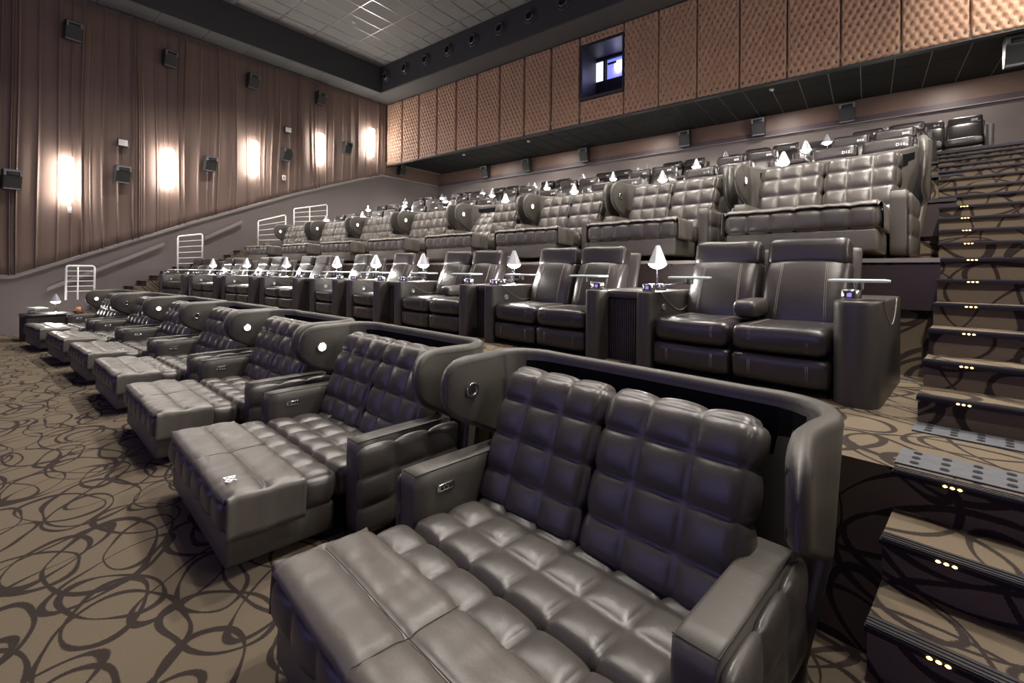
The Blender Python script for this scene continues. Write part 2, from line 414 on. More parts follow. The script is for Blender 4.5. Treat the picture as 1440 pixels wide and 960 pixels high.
# --- left wall
RAILP = [(-9, 1.39), (1.30, 1.39), (5.21, 3.12), (8.59, 4.52), (10.42, 5.17), (12.35, 5.82), (YB, 5.84)]
def railz(y):
    for (a, za), (b, zb) in zip(RAILP, RAILP[1:]):
        if a <= y <= b: return za+(zb-za)*(y-a)/(b-a)
    return 5.84
o = MB().box(XW-.2, XW, -9.2, YB+.2, FZ-.3, 10.3).build('wall_left', M_WALLP, smooth=False); tag(o, 'taupe painted side wall below the curtain', kind='structure')
rb = MB()
for (a, za), (b, zb) in zip(RAILP, RAILP[1:]):
    m_ = M_RAILTRIM
    vs = []
    for y, z in ((a, za), (b, zb)):
        vs += [(XW, y, z-.05), (XW+.07, y, z-.05), (XW+.07, y, z+.03), (XW+.05, y, z+.05), (XW, y, z+.05)]
    rb.add(vs, [(i, (i+1) % 5, (i+1) % 5+5, i+5) for i in range(5)]+[(4, 3, 2, 1, 0), (5, 6, 7, 8, 9)])
o = rb.build('trim_2', M_RAILTRIM, smooth=False); tag(o, 'pale moulding under the curtain rising with the steps', kind='structure')
# curtain: flat bands parted by narrow ridges
def curtain():
    rnd = random.Random(3)
    ys = [-8.8]; ds = [0]
    y = -8.8; prof = []
    while y < YP-.06:
        wd = rnd.choice([.05, .08, .11, .15, .2, .28, .34]); rw = rnd.uniform(.03, .06); dp = rnd.uniform(.02, .075)
        bow = rnd.uniform(-.012, .02)
        for t in (.1, .35, .65, .9): prof.append((y+wd*t, .03+bow*math.sin(PI*t)))
        yy = y+wd
        for t, q in ((0, .15), (.22, .7), (.5, 1), (.72, .6), (1, -.18)): prof.append((yy+rw*t, .03+dp*q))
        y = yy+rw
    prof = [p for p in prof if p[0] < YP-.02]+[(YP-.02, .03)]
    NZ = 22; vs = []; fs = []
    drift = [rnd.uniform(-1, 1) for _ in prof]
    for i, (y, d) in enumerate(prof):
        zb = railz(y)+.03; zt = 9.02
        for k in range(NZ+1):
            t = k/NZ; z = zb+(zt-zb)*t
            dr = .05*math.sin(y*1.7+1.1)*math.sin(t*2.2+y*.6)+.02*math.sin(3*y+5*t)
            amp = .75+.45*(1-t)*(.5+.5*math.sin(y*2.3))+.25*math.sin(y*5+3*t)
            vs.append((XW+.012+max(0.004, .02+(d-.02)*amp), min(y+dr*min(1, (YP-y)*2), YP-.01), z))
    n = NZ+1
    for i in range(len(prof)-1):
        for k in range(NZ): fs.append((i*n+k, (i+1)*n+k, (i+1)*n+k+1, i*n+k+1))
    mb = MB(); mb.add(vs, fs)
    o = mb.build('wall_curtain', M_CURTAIN)
    s = o.modifiers.new('s', 'SOLIDIFY'); s.thickness = .004; s.offset = -1
    tag(o, 'tall brown pleated curtain covering the side wall above the sloping moulding', 'curtain')
curtain()
# wood strip of the left wall under the balcony
o = MB().box(XW, XW+.05, YP, YB, 5.90, 6.42).build('trim_3', M_WOOD, smooth=False); o['kind'] = 'structure'
# right and front walls (outside the picture)
o = MB().box(XR, XR+.2, -9.2, YB+.2, FZ-.3, 10.3).build('wall_right', M_WALLP, smooth=False); o['kind'] = 'structure'
o = MB().box(XW, XR, -9.4, -9.2, FZ-.3, 10.3).build('wall_front', M_WALLP, smooth=False); o['kind'] = 'structure'
o = MB().box(-14.0, 1.6, -9.15, -9.1, 1.4, 8.0).build('cinema_screen', M_SCREEN, smooth=False); tag(o, 'wide glowing violet cinema screen on the front wall', 'screen')
# --- back wall
bw = empty('wall_back', 'back wall with padded panels above and painted wall below', kind='structure')
MB().box(XW, XR, YB, YB+.2, 3.9, 6.5).build('lower_wall', M_WALLP, bw, smooth=False)
MB().box(XW, XR, YB-.05, YB, 5.95, 6.43).build('wood_strip', M_WOOD, bw, smooth=False)
MB().box(XW, XR, YB-.08, YB, 5.80, 5.94).build('dark_rail', M_RAILDARK, bw, smooth=False)
MB().box(XW, XR, YB-.10, YB, 5.775, 5.80).build('pale_rail', M_RAILTRIM, bw, smooth=False)
WX0, WX1, WZ0, WZ1 = -7.17, -5.71, 6.98, 8.72
PZ0, PZ1 = 6.28, 9.0
vb = MB(); vb.box(XW, WX0-.02, YP+.10, YP+.25, PZ0, 10.3); vb.box(WX1+.02, XR, YP+.10, YP+.25, PZ0, 10.3); vb.box(WX0-.02, WX1+.02, YP+.10, YP+.25, PZ0, WZ0); vb.box(WX0-.02, WX1+.02, YP+.10, YP+.25, WZ1, 10.3)
vb.build('upper_wall', M_FASCIA, bw, smooth=False)
def tuft_panel(w, z0, z1, cu=7, ph=.292):
    pw = w/cu; nz = max(2, int((z1-z0)/.026)); nx = cu*8
    vs = []; fs = []
    H = z1-z0
    for j in range(nz+1):
        z = H*j/nz
        for i in range(nx+1):
            x = w*i/nx
            a = abs(math.sin(PI*(x/pw+z/ph))); b = abs(math.sin(PI*(x/pw-z/ph)))
            h = .068*(1-math.exp(-(a*a+b*b)*1.7))+.010*(a*b)**.5
            ex = min(x, w-x); ez = min(z, H-z); e = min(ex, ez)
            if e < .03: h = h*max(0, e/.03)**.5
            y = -(.045+h) if e > 1e-6 else 0
            vs.append((x, y, z))
    n = nx+1
    for j in range(nz):
        for i in range(nx): fs.append((j*n+i, j*n+i+1, (j+1)*n+i+1, (j+1)*n+i))
    m = MB(); m.add(vs, fs)
    bt = MB(); k = 0
    zz = 0
    rows = int(H/ph*2)+2
    for r_ in range(rows):
        z = r_*ph/2
        for c in range(cu+1):
            x = (c+(.5 if r_ % 2 else 0))*pw
            if .05 < x < w-.05 and .05 < z < H-.05:
                bt.add([(x+.023*math.cos(q*PI/3), -.052, z+.023*math.sin(q*PI/3)) for q in range(6)]+[(x, -.062, z)], [(q, (q+1) % 6, 6) for q in range(6)])
    return m.mesh('tufted_panel'), bt.mesh('tuft_buttons')
def put_panel(me, mb_, x, z):
    for m_, mt in ((me, M_PANEL), (mb_, M_BUTTON)):
        if not m_.materials: m_.materials.append(mt)
    o = bpy.data.objects.new('tufted_panel', me); COL.objects.link(o); o.parent = bw; o.location = (x, YP+.09, z)
    b = bpy.data.objects.new('tuft_buttons', mb_); COL.objects.link(b); b.parent = o; b['kind'] = 'stuff'
pw = 1.04
std = tuft_panel(pw-.012, PZ0, PZ1)
for k in range(9): put_panel(*std, WX1+.005+k*pw, PZ0)
for k in range(9): put_panel(*std, WX0-.008-(k+1)*pw*1.052+.03, PZ0)
wp = tuft_panel(WX1-WX0-.01, PZ0, WZ0, 10); put_panel(*wp, WX0+.003, PZ0)
wp = tuft_panel(WX1-WX0-.01, WZ1, PZ1, 10); put_panel(*wp, WX0+.003, WZ1)
# projection booth window
wn = empty('window_1', 'recessed projection booth window in the padded wall', kind='structure')
f = MB()
f.box(WX0, WX1, YP-.02, YP+.9, WZ0, WZ0+.09); f.box(WX0, WX1, YP-.02, YP+.9, WZ1-.09, WZ1); f.box(WX0, WX0+.08, YP-.02, YP+.9, WZ0+.09, WZ1-.09); f.box(WX1-.05, WX1, YP-.02, YP+.9, WZ0+.09, WZ1-.09)
f.build('window_frame', M_BOOTH, wn, smooth=False)
YG = 13.55
f = MB().box(WX0, WX1, YG, YG+.05, WZ0, 7.88); f.box(WX0, WX1, YG, YG+.05, 8.54, WZ1); f.box(WX0, -7.20, YG, YG+.05, 7.88, 8.54); f.box(-6.86, -6.79, YG, YG+.05, 7.88, 8.54); f.box(-6.1, WX1+.4, YG, YG+.05, 7.88, 8.54)
f.build('booth_wall', M_BOOTH, wn, smooth=False)
MB().rbox((-7.03, YG+.08, 8.21), (.36, .03, .68), .01).build('port_pane', M_PORT, wn)
MB().rbox((-6.40, YG+.10, 8.21), (.72, .03, .68), .01).build('port_pane', M_BLUEPORT, wn)
MB().box(-6.72, -6.42, YG+.03, YG+.05, 8.36, 8.43).build('port_blind', M_FASCIA, wn, smooth=False)
MB().rbox((-6.30, YG+.06, 8.33), (.40, .02, .22), .009).build('port_pane', M_PORT, wn)
MB().lathe([(.0, -.09), (.07, -.06), (.1, 0), (.07, .06), (0, .09)], (-6.36, YG+.03, 8.17), 16).build('projector_lens', M_LENS, wn)
MB().box(-7.29, -7.24, YG-.04, YG-.02, 7.9, 8.5).build('port_pane', M_PORT, wn, smooth=False)
# balcony underside of black tiles
ob = MB().box(XW, XR, YP+.09, YB, 6.46, 6.6).build('ceiling', M_BGRID, smooth=False); tag(ob, 'black tiled underside of the projection booth', kind='structure')
bt = MB().box(.010, .600, .010, 1.256, -.012, 0).mesh('ceiling_tile', False); bt.materials.append(M_BTILE)
MB().box(XW, XR, YP-.0, YP+.12, 6.255, 6.275).build('edge_strip', M_FASCIA, ob, smooth=False)
MB().box(XW, XR, YP+.02, YP+.10, 6.27, 6.46).build('edge_board', M_FASCIA, ob, smooth=False)
for i in range(34):
    for j, (y0, sy) in enumerate(((YP+.10, 1), (YP+1.37, 1), (YP+2.64, .43))):
        x = -16.9+.62*i
        t = bpy.data.objects.new('ceiling_tile', bt); COL.objects.link(t); t.parent = ob; t.location = (x, y0, 6.455-.0*j); t.scale = (1.015, sy, 1)
for (x, y) in ((-9.9, 13.6), (-2.0, 13.5), (-13.2, 13.6)):
    MB().lathe([(0, -.05), (.05, -.045), (.06, -.01), (.06, .0)], (x, y, 6.435), 14).build('smoke_detector', M_WPLAS, None)
    tag(bpy.context.scene.objects[-1] if False else COL.objects[-1], 'small round white detector under the black balcony ceiling, %s' % {-9.9: 'middle one', -2.0: 'nearest the right', -13.2: 'deep in the left corner'}[x], 'detector', 'detectors under the balcony')
# --- main ceiling
ce = empty('ceiling', 'grey tiled main ceiling with metal grid', kind='structure')
ZC = 10.12
MB().box(XW-.2, XR+.2, -9.3, YP+.3, ZC+.05, ZC+.15).build('ceiling_slab', M_FASCIA, ce, smooth=False)
g = MB()
XF, YF = -16.1, 11.6
i = 0; x = XF
while x < 3.7: g.box(x-.014, x+.014, -8.8, YF, ZC-.012, ZC+.002); x += .63
y = YF-.55-1.26*16
ys = [YF-.55-1.26*k for k in range(17)]
for y in ys: g.box(XF, 3.6, y-.014, y+.014, ZC-.011, ZC+.003)
g.build('ceiling_grid', M_GRID, ce, smooth=False)
tm = MB().box(.017, .613, .017, 1.243, 0, .02).mesh('ceiling_tile', False); tm.materials.append(M_TILE)
cut = MB(); rest = MB(); cnt = 0
for i in range(31):
    x = XF+.63*i
    for y in [YF-.55]+ys[1:]:
        if y == YF-.55:
            t = bpy.data.objects.new('ceiling_tile', tm); COL.objects.link(t); t.parent = ce; t.location = (x, y, ZC); t.scale = (1, .55/1.26, 1)
        elif x < -6.6 and y > 3.2:
            t = bpy.data.objects.new('ceiling_tile', tm); COL.objects.link(t); t.parent = ce; t.location = (x, y, ZC)
        else:
            rest.box(x+.017, x+.613, y+.017, y+1.243, ZC, ZC+.02)
r_ = rest.build('ceiling_tiles', M_TILE, ce, smooth=False); r_['kind'] = 'stuff'
# soffit ring
so = empty('trim_4', 'dark dropped soffit around the ceiling', kind='structure')
MB().box(XF-.06, XF, -9.2, YF, 9.04, ZC).build('fascia', M_FASCIA, so, smooth=False)
MB().box(XF-.06, 4.0, YF, YF+.06, 9.04, ZC).build('fascia', M_FASCIA, so, smooth=False)
MB().box(3.7, 3.76, -9.2, YF, 9.04, ZC).build('fascia', M_FASCIA, so, smooth=False)
MB().box(XW, XR, YF+.06, YP+.12, 9.03, 9.10).build('soffit_board', M_SOFFIT, so, smooth=False)
MB().box(3.76, XR, -9.2, YF+.06, 9.03, 9.10).build('soffit_board', M_SOFFIT, so, smooth=False)
sm = MB().box(0, XF-XW-.006, .006, 1.254, -.02, .03).mesh('soffit_tile', False); sm.materials.append(M_SOFFIT)
for k in range(17):
    t = bpy.data.objects.new('soffit_tile', sm); COL.objects.link(t); t.parent = so; t.location = (XW, YF+.06-1.26*(k+1), 9.06)
# round nozzles in the back fascia
def nozzle(x, z, n):
    t = empty('air_nozzle', '%s round black air nozzle along the back fascia, counted from the left corner' % ORD[n], 'air vent', 'round air nozzles', (x, YF, z))
    MB().lathe([(.23, 0), (.235, -.03), (.21, -.05), (.175, -.045), (.17, 0)], seg=28, axis='y').build('outer_ring', M_FASCIA, t)
    MB().lathe([(.17, -.01), (.165, -.06), (.14, -.10), (.105, -.12), (.10, -.06), (.085, .02), (0, .03)], seg=28, axis='y').build('nozzle', M_BLACK, t)
    MB().lathe([(.150, -.09), (.156, -.096), (.148, -.102), (.14, -.096), (.150, -.09)], seg=28, axis='y').build('chrome_rim', M_SPKSIL, t)
for n, x in enumerate([-15.72, -14.5, -13.28, -12.06, -10.84, -9.62, -8.40, -7.18, -5.96]): nozzle(x, 9.64, n)
for n, (x, y) in enumerate(((-13.9, 8.9), (-9.9, 9.2))):
    o = MB().lathe([(0, -.05), (.05, -.045), (.065, -.01), (.065, .0)], (x, y, ZC-.005), 14).build('smoke_detector', M_WPLAS)
    tag(o, 'small round white detector on the tiled main ceiling, %s' % ('nearer the curtain' if n == 0 else 'above the round nozzles'), 'detector')
# ------------------------------------------------------------------ wall sconces
SCY = [2.25, 4.50, 6.95, 9.40, 11.72]; SCZ = [4.0, 4.70, 5.50, 6.35, 7.12]
def sconce(x, y, z, face, n, side):
    t = empty('wall_sconce', '%s tall glowing white sconce on the %s, counted from the %s' % (ORD[n], 'curtain wall' if side == 'l' else 'right wall', 'left edge' if side == 'l' else 'front'), 'wall lamp', 'tall white sconces on the %s wall' % ('curtain' if side == 'l' else 'right'), (x, y, z))
    h = .60
    MB().rbox((face*.10, 0, 0), (.12, .26, 2*h), .05).build('glass_tube', M_SCONCE, t)
    MB().rbox((face*.02, 0, 0), (.05, .18, 2*h-.1), .01).build('back_plate', M_STEEL, t)
    return t
for n in range(5):
    sconce(XW+.10, SCY[n], SCZ[n], 1, n, 'l'); sconce(XR, SCY[n], SCZ[n], -1, n, 'r')
# ------------------------------------------------------------------ speakers
def speaker(loc, rz, label, s=1.0, tilt=0, cat='speaker', group='wall speakers'):
    t = empty('wall_speaker', label, cat, group, loc, rz)
    # faces -y
    s *= .88; hw, hh = .185*s, .28*s
    prof = [(.0, -hh*.92), (-.16*s, -hh), (-.30*s, hh*.75), (-.27*s, hh), (0, hh)]
    MB().prism([(y, z) for y, z in prof], -hw, hw, 'x').build('cabinet', M_BLACK, t, smooth=False)
    def fr(z): return -.16*s+(-.14*s)*((z+hh)/(1.75*hh))
    g = MB(); z0, z1 = -hh*.80, hh*.28
    g.add([(-hw*.88, fr(z0)-.012, z0), (hw*.88, fr(z0)-.012, z0), (hw*.94, fr(z1)-.012, z1), (-hw*.94, fr(z1)-.012, z1), (-hw*.88, fr(z0)+.01, z0), (hw*.88, fr(z0)+.01, z0), (hw*.94, fr(z1)+.01, z1), (-hw*.94, fr(z1)+.01, z1)],
          [(0, 1, 2, 3), (7, 6, 5, 4), (0, 4, 5, 1), (1, 5, 6, 2), (2, 6, 7, 3), (3, 7, 4, 0)])
    g.build('grille', M_GRILLE, t, smooth=False)
    za, zb = hh*.34, hh*.74
    MB().prism([(-hw, za), (-hw*.72, za), (-hw*.72, zb), (hw*.72, zb), (hw*.72, za), (hw, za), (hw, zb+.03), (-hw, zb+.03)], fr(zb)-.022, fr(za), 'y').build('silver_frame', M_SPKSIL, t, smooth=False)
    MB().box(-hw*.92, hw*.92, fr(-hh)-.018, fr(-hh)+.03, -hh*.98, -hh*.84).build('bottom_strip', M_SPKSIL, t, smooth=False)
    MB().rbox((0, fr((za+zb)/2)-.008, (za+zb)/2), (hw*1.3, .03, hh*.3), .012).build('horn', M_BLACK, t)
    MB().box(-.04, .04, -.02, .05, -.06, .06).build('wall_bracket', M_SPKSIL, t, smooth=False)
    return t
def yz(x, y, X=XW):      # wall position under a photo direction, from the measured camera
    dx = (x-720)/640; dy = (y-380-.0076*(x-720))/640
    d = (dx*.788-.6157, dx*.6157+.788); Z = X/d[0]
    return Z*d[1], 1.65-dy*Z
for n, (px, py) in enumerate([(100, 43), (237, 82), (354, 114), (450, 138)]):
    y, z = yz(px, py, XW+.3); speaker((XW+.12, y, z), R(90)+.10, '%s black speaker from the left in the high row on the curtain' % ORD[n])
for n, (px, py) in enumerate([(15, 252), (171, 245), (295, 230), (403, 217), (488, 208)]):
    y, z = yz(px, py, XW+.3); speaker((XW+.12, y, z), R(90)+.10, '%s black speaker from the left in the lower row among the sconces' % ORD[n])
y, z = yz(565, 240, XW+.25); speaker((XW+.10, y, z+.02), R(90), 'black speaker on the wood strip below the balcony corner', .95)
for n, (x, z) in enumerate([(-13.75, 6.12), (-11.4, 6.10), (-8.65, 6.12), (-4.85, 6.10), (-2.65, 6.08), (-.47, 6.06)]):
    speaker((x, YB-.10, z), 0, '%s black speaker from the left corner on the back wall wood strip' % ORD[n], 1.08)
speaker((2.36, 13.55, 6.12), 0, 'large black speaker hung under the balcony at the right edge of the picture', 1.25)
for n, (px, py) in enumerate([(171, 201), (403, 183)]):
    y, z = yz(px, py, XW+.15)
    t = empty('flood_light', 'small square white-faced flood light above the %s speaker of the lower row' % ('second' if n == 0 else 'fourth'), 'flood light', 'small flood lights', (XW+.10, y, z), 0)
    MB().rbox((.06, 0, 0), (.10, .25, .22), .015).build('housing', M_BLACK, t)
    MB().rbox((.118, 0, .0), (.012, .20, .17), .005).build('lens', M_WPLAS, t)
    MB().tube([(0.03, 0, -.10), (0.02, 0, -.50)], .008, 6).build('cable', M_BLACK, t)
y, z = yz(97, 295, XW+.1)
t = empty('wall_switch', 'tiny white box on the curtain just below the first sconce', 'switch', None, (XW+.10, y, z)); MB().rbox((.03, 0, 0), (.05, .08, .17), .01).build('cover_plate', M_WPLAS, t)
MB().rbox((.058, 0, .0), (.01, .04, .07), .003).build('rocker', M_WHITE, t)
y, z = yz(398, 250, XW+.1)
t = empty('alarm_strobe', 'tiny white and red alarm strobe on the curtain under the fourth lower speaker', 'alarm', None, (XW+.10, y, z)); MB().rbox((.03, 0, 0), (.05, .12, .18), .01).build('housing', M_WPLAS, t)
MB().rbox((.06, -.03, .0), (.02, .05, .08), .005).build('red_lens', mat('red_plastic', (.6, .02, .02), .3), t)
# ------------------------------------------------------------------ wall handrails and guard rails on the left
for n, (a, b) in enumerate((((2.86, 1.52), (4.42, 2.38)), ((5.50, 2.62), (6.62, 3.26)))):
    t = empty('wall_handrail', 'slanted %s flat handrail on the left wall, %s' % (('lower', 'nearer the front') if n == 0 else ('upper', 'higher up the steps')), 'handrail', 'wall handrails')
    if n == 0: a = (1.9, 1.06)
    d = MB(); d.prism([(a[0], a[1]-.05), (b[0], b[1]-.05), (b[0], b[1]+.05), (a[0], a[1]+.05)], XW+.09, XW+.13, 'x'); d.build('rail_board', M_RAILTRIM, t, smooth=False)
    for q in (.08, .5, .92):
        y = a[0]+(b[0]-a[0])*q; z = a[1]+(b[1]-a[1])*q
        MB().tube([(XW, y, z), (XW+.09, y, z)], .018).lathe([(0, 0), (.035, 0), (.035, .01), (0, .012)], (XW, y, z), 12, 'x').build('bracket', M_BLACK, t)
XG = -16.30
for n, (y0, z0, y1, z1, zb, bars) in enumerate([(2.17, 1.68, 2.72, 1.68, .80, 5), (4.58, 2.60, 5.22, 2.70, 1.50, 5), (6.86, 3.27, 7.78, 3.54, 2.35, 4), (8.08, 3.82, 9.35, 4.10, 2.95, 4)]):
    t = empty('guard_rail', '%s white tubular guard rail beside the left steps, counted from the front' % ORD[n], 'railing', 'white guard rails')
    h = .05
    MB().tube([(XG, y0, zb), (XG, y0, z0-h), (XG, y0+.015, z0-.015), (XG, y0+h, z0), (XG, y1-h, z1), (XG, y1-.015, z1-.015), (XG, y1, z1-h), (XG, y1, zb)], .024, 8).build('outer_frame', M_RAIL, t)
    if n in (0, 3): MB().tube([(XG, (y0+y1)/2-.05, zb), (XG, (y0+y1)/2-.05, (z0+z1)/2)], .018, 8).build('middle_post', M_RAIL, t)
    for q in range(1, bars+1):
        f_ = q/(bars+1)*.9
        MB().tube([(XG, y0, z0-(z0-zb)*f_), (XG, y1, z1-(z1-zb)*f_)], .010, 6).build('cross_bar', M_RAIL, t)
# ================================================================== LOVE SEATS
def shell_mesh():
    pts = []    # (x, y) path from left wing tip round the back to the right wing tip
    hw, yb, rc = .965, 1.80, .30
    y = 1.05
    for k in range(9): pts.append((-hw-.0+.03*math.sin(k/8*PI), 1.05+(yb-rc-1.05)*k/8))
    for k in range(1, 8):
        a = PI-(PI/2)*k/8; pts.append((-hw+rc+rc*math.cos(a), yb-rc+rc*math.sin(a)))
    for k in range(9): pts.append((-hw+rc+(2*hw-2*rc)*k/8, yb+.012*math.sin(PI*k/8)))
    for k in range(1, 8):
        a = PI/2-(PI/2)*k/8; pts.append((hw-rc+rc*math.cos(a), yb-rc+rc*math.sin(a)))
    for k in range(9): pts.append((hw-.03*math.sin((8-k)/8*PI), yb-rc-(yb-rc-1.05)*k/8))
    # resample finely
    P = [Vector((a, b, 0)) for a, b in pts]
    cum = [0]
    for a, b in zip(P, P[1:]): cum.append(cum[-1]+(b-a).length)
    T = cum[-1]
    ss = [0, .004, .015, .035, .06, .09, .13, .18, .24, .30, .36, .42, .47, .50, .515, .53, .56, .62]
    mid = [.62+(T/2-.62)*k/12 for k in range(1, 13)]
    S = ss+mid+[T-q for q in reversed(ss+mid[:-1])]
    def at(s):
        for i in range(len(P)-1):
            if cum[i+1] >= s-1e-9:
                t = (s-cum[i])/(cum[i+1]-cum[i]); return P[i]+(P[i+1]-P[i])*t, (P[i+1]-P[i]).normalized()
        return P[-1], (P[-1]-P[-2]).normalized()
    def interp(tab, s):
        for (a, va), (b, vb) in zip(tab, tab[1:]):
            if s <= b: return va+(vb-va)*(s-a)/(b-a)
        return tab[-1][1]
    zb_t = [(0, .96), (.006, .90), (.03, .845), (.08, .790), (.16, .742), (.25, .70), (.35, .645), (.46, .60), (.5, .57), (.53, .05), (9, .05)]
    zt_t = [(0, .99), (.006, 1.045), (.03, 1.10), (.08, 1.145), (.16, 1.17), (.6, 1.175), (1.0, 1.16), (9, 1.155)]
    th_t = [(0, .03), (.006, .05), (.02, .068), (.05, .078), (.5, .078), (.9, .072), (9, .072)]
    NS = 16; vs = []; fs = []
    for s in S:
        p, tdir = at(s); d = min(s, T-s)
        zb = interp(zb_t, d); zt = interp(zt_t, d); th = interp(th_t, d)/2
        n = Vector((-tdir.y, tdir.x, 0))   # inward/outward
        ring = []
        r = min(th, .048)
        for (cu, cz, a0) in ((th-r, zt-r, 0), (-(th-r), zt-r, 90), (-(th-r), zb+r, 180), (th-r, zb+r, 270)):
            for q in range(4):
                a = R(a0+q*30); ring.append((cu+r*math.cos(a), cz+r*math.sin(a)))
        for u, z in ring:
            v = p+n*u+Vector((0, 0, z))
            if v.z < .78: v.x *= 1-.17*(.78-v.z); v.y = 1.3+(v.y-1.3)*(1-.10*(.78-v.z))
            vs.append(v)
    m = len(S)
    for i in range(m-1):
        for k in range(NS): fs.append((i*NS+k, i*NS+(k+1) % NS, (i+1)*NS+(k+1) % NS, (i+1)*NS+k))
    fs.append(tuple(reversed(range(NS)))); fs.append(tuple(range((m-1)*NS, m*NS)))
    mb = MB(); mb.add(vs, fs)
    # stitched seam tubes a little below the rim on both faces, and the lining
    seam = MB(); 
    for sg in (1, -1):
        line = []
        for s in S[3:-3]:
            p, td = at(s); d = min(s, T-s); th = interp(th_t, d)/2; n = Vector((-td.y, td.x, 0)); line.append(p+n*sg*(th*.96)+Vector((0, 0, interp(zt_t, d)-.045)))
        seam.tube(line, .0028, 4)
    for wing in (0, 1):      # seam down the wing front
        for off in (.03,):
            line = []
            for k in range(9):
                z = .85+(1.09-.85)*k/8; s = off if wing == 0 else T-off
                p, td = at(s); n = Vector((-td.y, td.x, 0)); sg = -1
                line.append(p+n*sg*.0345+Vector((0, 0, z)))
            seam.tube(line, .0028, 4)
    lin = MB(); lv = []; lf = []; ks = [s for s in S if .66 < s < T-.66]
    for s in ks:
        p, td = at(s); n = Vector((-td.y, td.x, 0)); q = p-n*.046
        q2 = p-n*.038
        lv += [q+Vector((0, 0, .30)), q+Vector((0, 0, 1.095)), q2+Vector((0, 0, 1.095)), q2+Vector((0, 0, .30))]
    for i in range(len(ks)-1):
        for j in range(4): lf.append((i*4+j, i*4+(j+1) % 4, (i+1)*4+(j+1) % 4, (i+1)*4+j))
    lin.add(lv, lf)
    return mb, seam, lin
def tilt_fn(ang, py=0, pz=0):
    c, s_ = math.cos(ang), math.sin(ang)
    def f(p): 
        y, z = p.y-py, p.z-pz
        return (p.x, py+y*c+z*s_, pz-y*s_+z*c)
    return f
def love_seat():
    t = empty('love_seat')
    # footrest cushion, seat cushion (falling a little to the back)
    def drop(p): return (p.x, p.y, p.z)
    FW = 1.43
    MB().rbox((0, .33, .352), (FW, .655, .212), .055, (6, 3, 1), .034, 9).xf(Matrix.Translation((0, 0, .455)) @ Matrix.Rotation(-.045, 4, 'X') @ Matrix.Translation((0, 0, -.455))).build('footrest_cushion', M_TAUPE, t)
    MB().rbox((0, .335, .160), (FW-.03, .62, .185), .02).xf(Matrix.Translation((0, 0, .25)) @ Matrix.Rotation(-.03, 4, 'X') @ Matrix.Translation((0, 0, -.25))).build('footrest_base', M_TAUPE_S, t)
    MB().rbox((0, .985, .325), (1.38, .66, .20), .05, (6, 3, 0), .034, 9).xf(Matrix.Translation((0, .66, .42)) @ Matrix.Rotation(-.06, 4, 'X') @ Matrix.Translation((0, -.66, -.42))).build('seat_cushion', M_TAUPE, t)
    MB().box(-.68, .68, .68, 1.72, .03, .24).build('base', M_LINING, t, smooth=False)
    # draped cover over the two front rows of the footrest
    NX, NY = 74, 26
    vs = []
    hw = FW/2+.012; zt = .494; rd = .055
    path = []
    L1 = .19; 
    import itertools
    seg = [(-hw, zt-rd-L1), (-hw, zt-rd)]
    pth = [(-hw-.002, zt-rd-L1+L1*k/6) for k in range(6)]
    pth += [(-hw+rd-rd*math.cos(a), zt-rd+rd*math.sin(a)) for a in [PI/2*k/7 for k in range(8)]]
    n2 = 48
    pth += [(-hw+rd+(2*hw-2*rd)*k/n2, zt) for k in range(1, n2)]
    pth += [(hw-rd+rd*math.sin(a), zt-rd+rd*math.cos(a)) for a in [PI/2*k/7 for k in range(8)]]
    pth += [(hw+.002, zt-rd-L1*k/6) for k in range(1, 7)]
    y0, y1 = .004, .445; fs = []
    for i, (x, z) in enumerate(pth):
        top = abs(x) < hw-rd*.3
        for j in range(NY+1):
            y = y0+(y1-y0)*j/NY
            u = abs(((y-.005)/.2165) % 1*2-1); puff = -.020*u**5 if .1 < y < .40 else -.0
            cu = abs((((x+hw)/(2*hw))*6) % 1*2-1)
            wob = .0030*math.sin(9*x+23*y)+.0022*math.sin(31*y+5*x+1)+.0016*math.sin(47*x+11*y)
            seamx = -.006*math.exp(-(x/.008)**2)
            front = -.040*max(0, (.07-y)/.07)**2 - .016*max(0, (y-.42)/.03)
            h = puff-.006*cu**4+wob+seamx+front
            side = max(0, min(1, (abs(x)-(hw-rd))/rd)); y += .016*side*max(0, 1-(y-y0)/.10)
            if top: vs.append((x, y, z+h-.012))
            else: vs.append((x+math.copysign(max(-.012, h*.6)+.003*math.sin(14*z+9*y)-.004*max(0, (zt-rd-z)/L1), x), y, z-.006))
    n = NY+1
    for i in range(len(pth)-1):
        for j in range(NY): fs.append((i*n+j, i*n+j+1, (i+1)*n+j+1, (i+1)*n+j)[::-1])
    cv = MB(); cv.add(vs, fs); cv.xf(Matrix.Translation((0, 0, .455)) @ Matrix.Rotation(-.045, 4, 'X') @ Matrix.Translation((0, 0, -.455)))
    c = cv.build('footrest_cover', M_COVER, t); sm_ = c.modifiers.new('s', 'SOLIDIFY'); sm_.thickness = .007; sm_.offset = 1
    st = MB(); rot = Matrix.Translation((0, 0, .455)) @ Matrix.Rotation(-.045, 4, 'X') @ Matrix.Translation((0, 0, -.455))
    sl = []
    for k in range(25):
        x = -hw+.05+(2*hw-.1)*k/24; y = .222; sl.append((x, y, zt-.0135+.0030*math.sin(9*x+23*y)))
    st.tube(sl, .0022, 5)
    sl = []
    for k in range(19):
        y = .02+.42*k/18; u = abs(((y-.005)/.2165) % 1*2-1); sl.append((.012, y, zt-.0095-.020*u**5*(1 if .1 < y < .4 else 0)))
    st.tube(sl, .002, 5); st.xf(rot); st.build('cover_seam', M_SEAM, c)
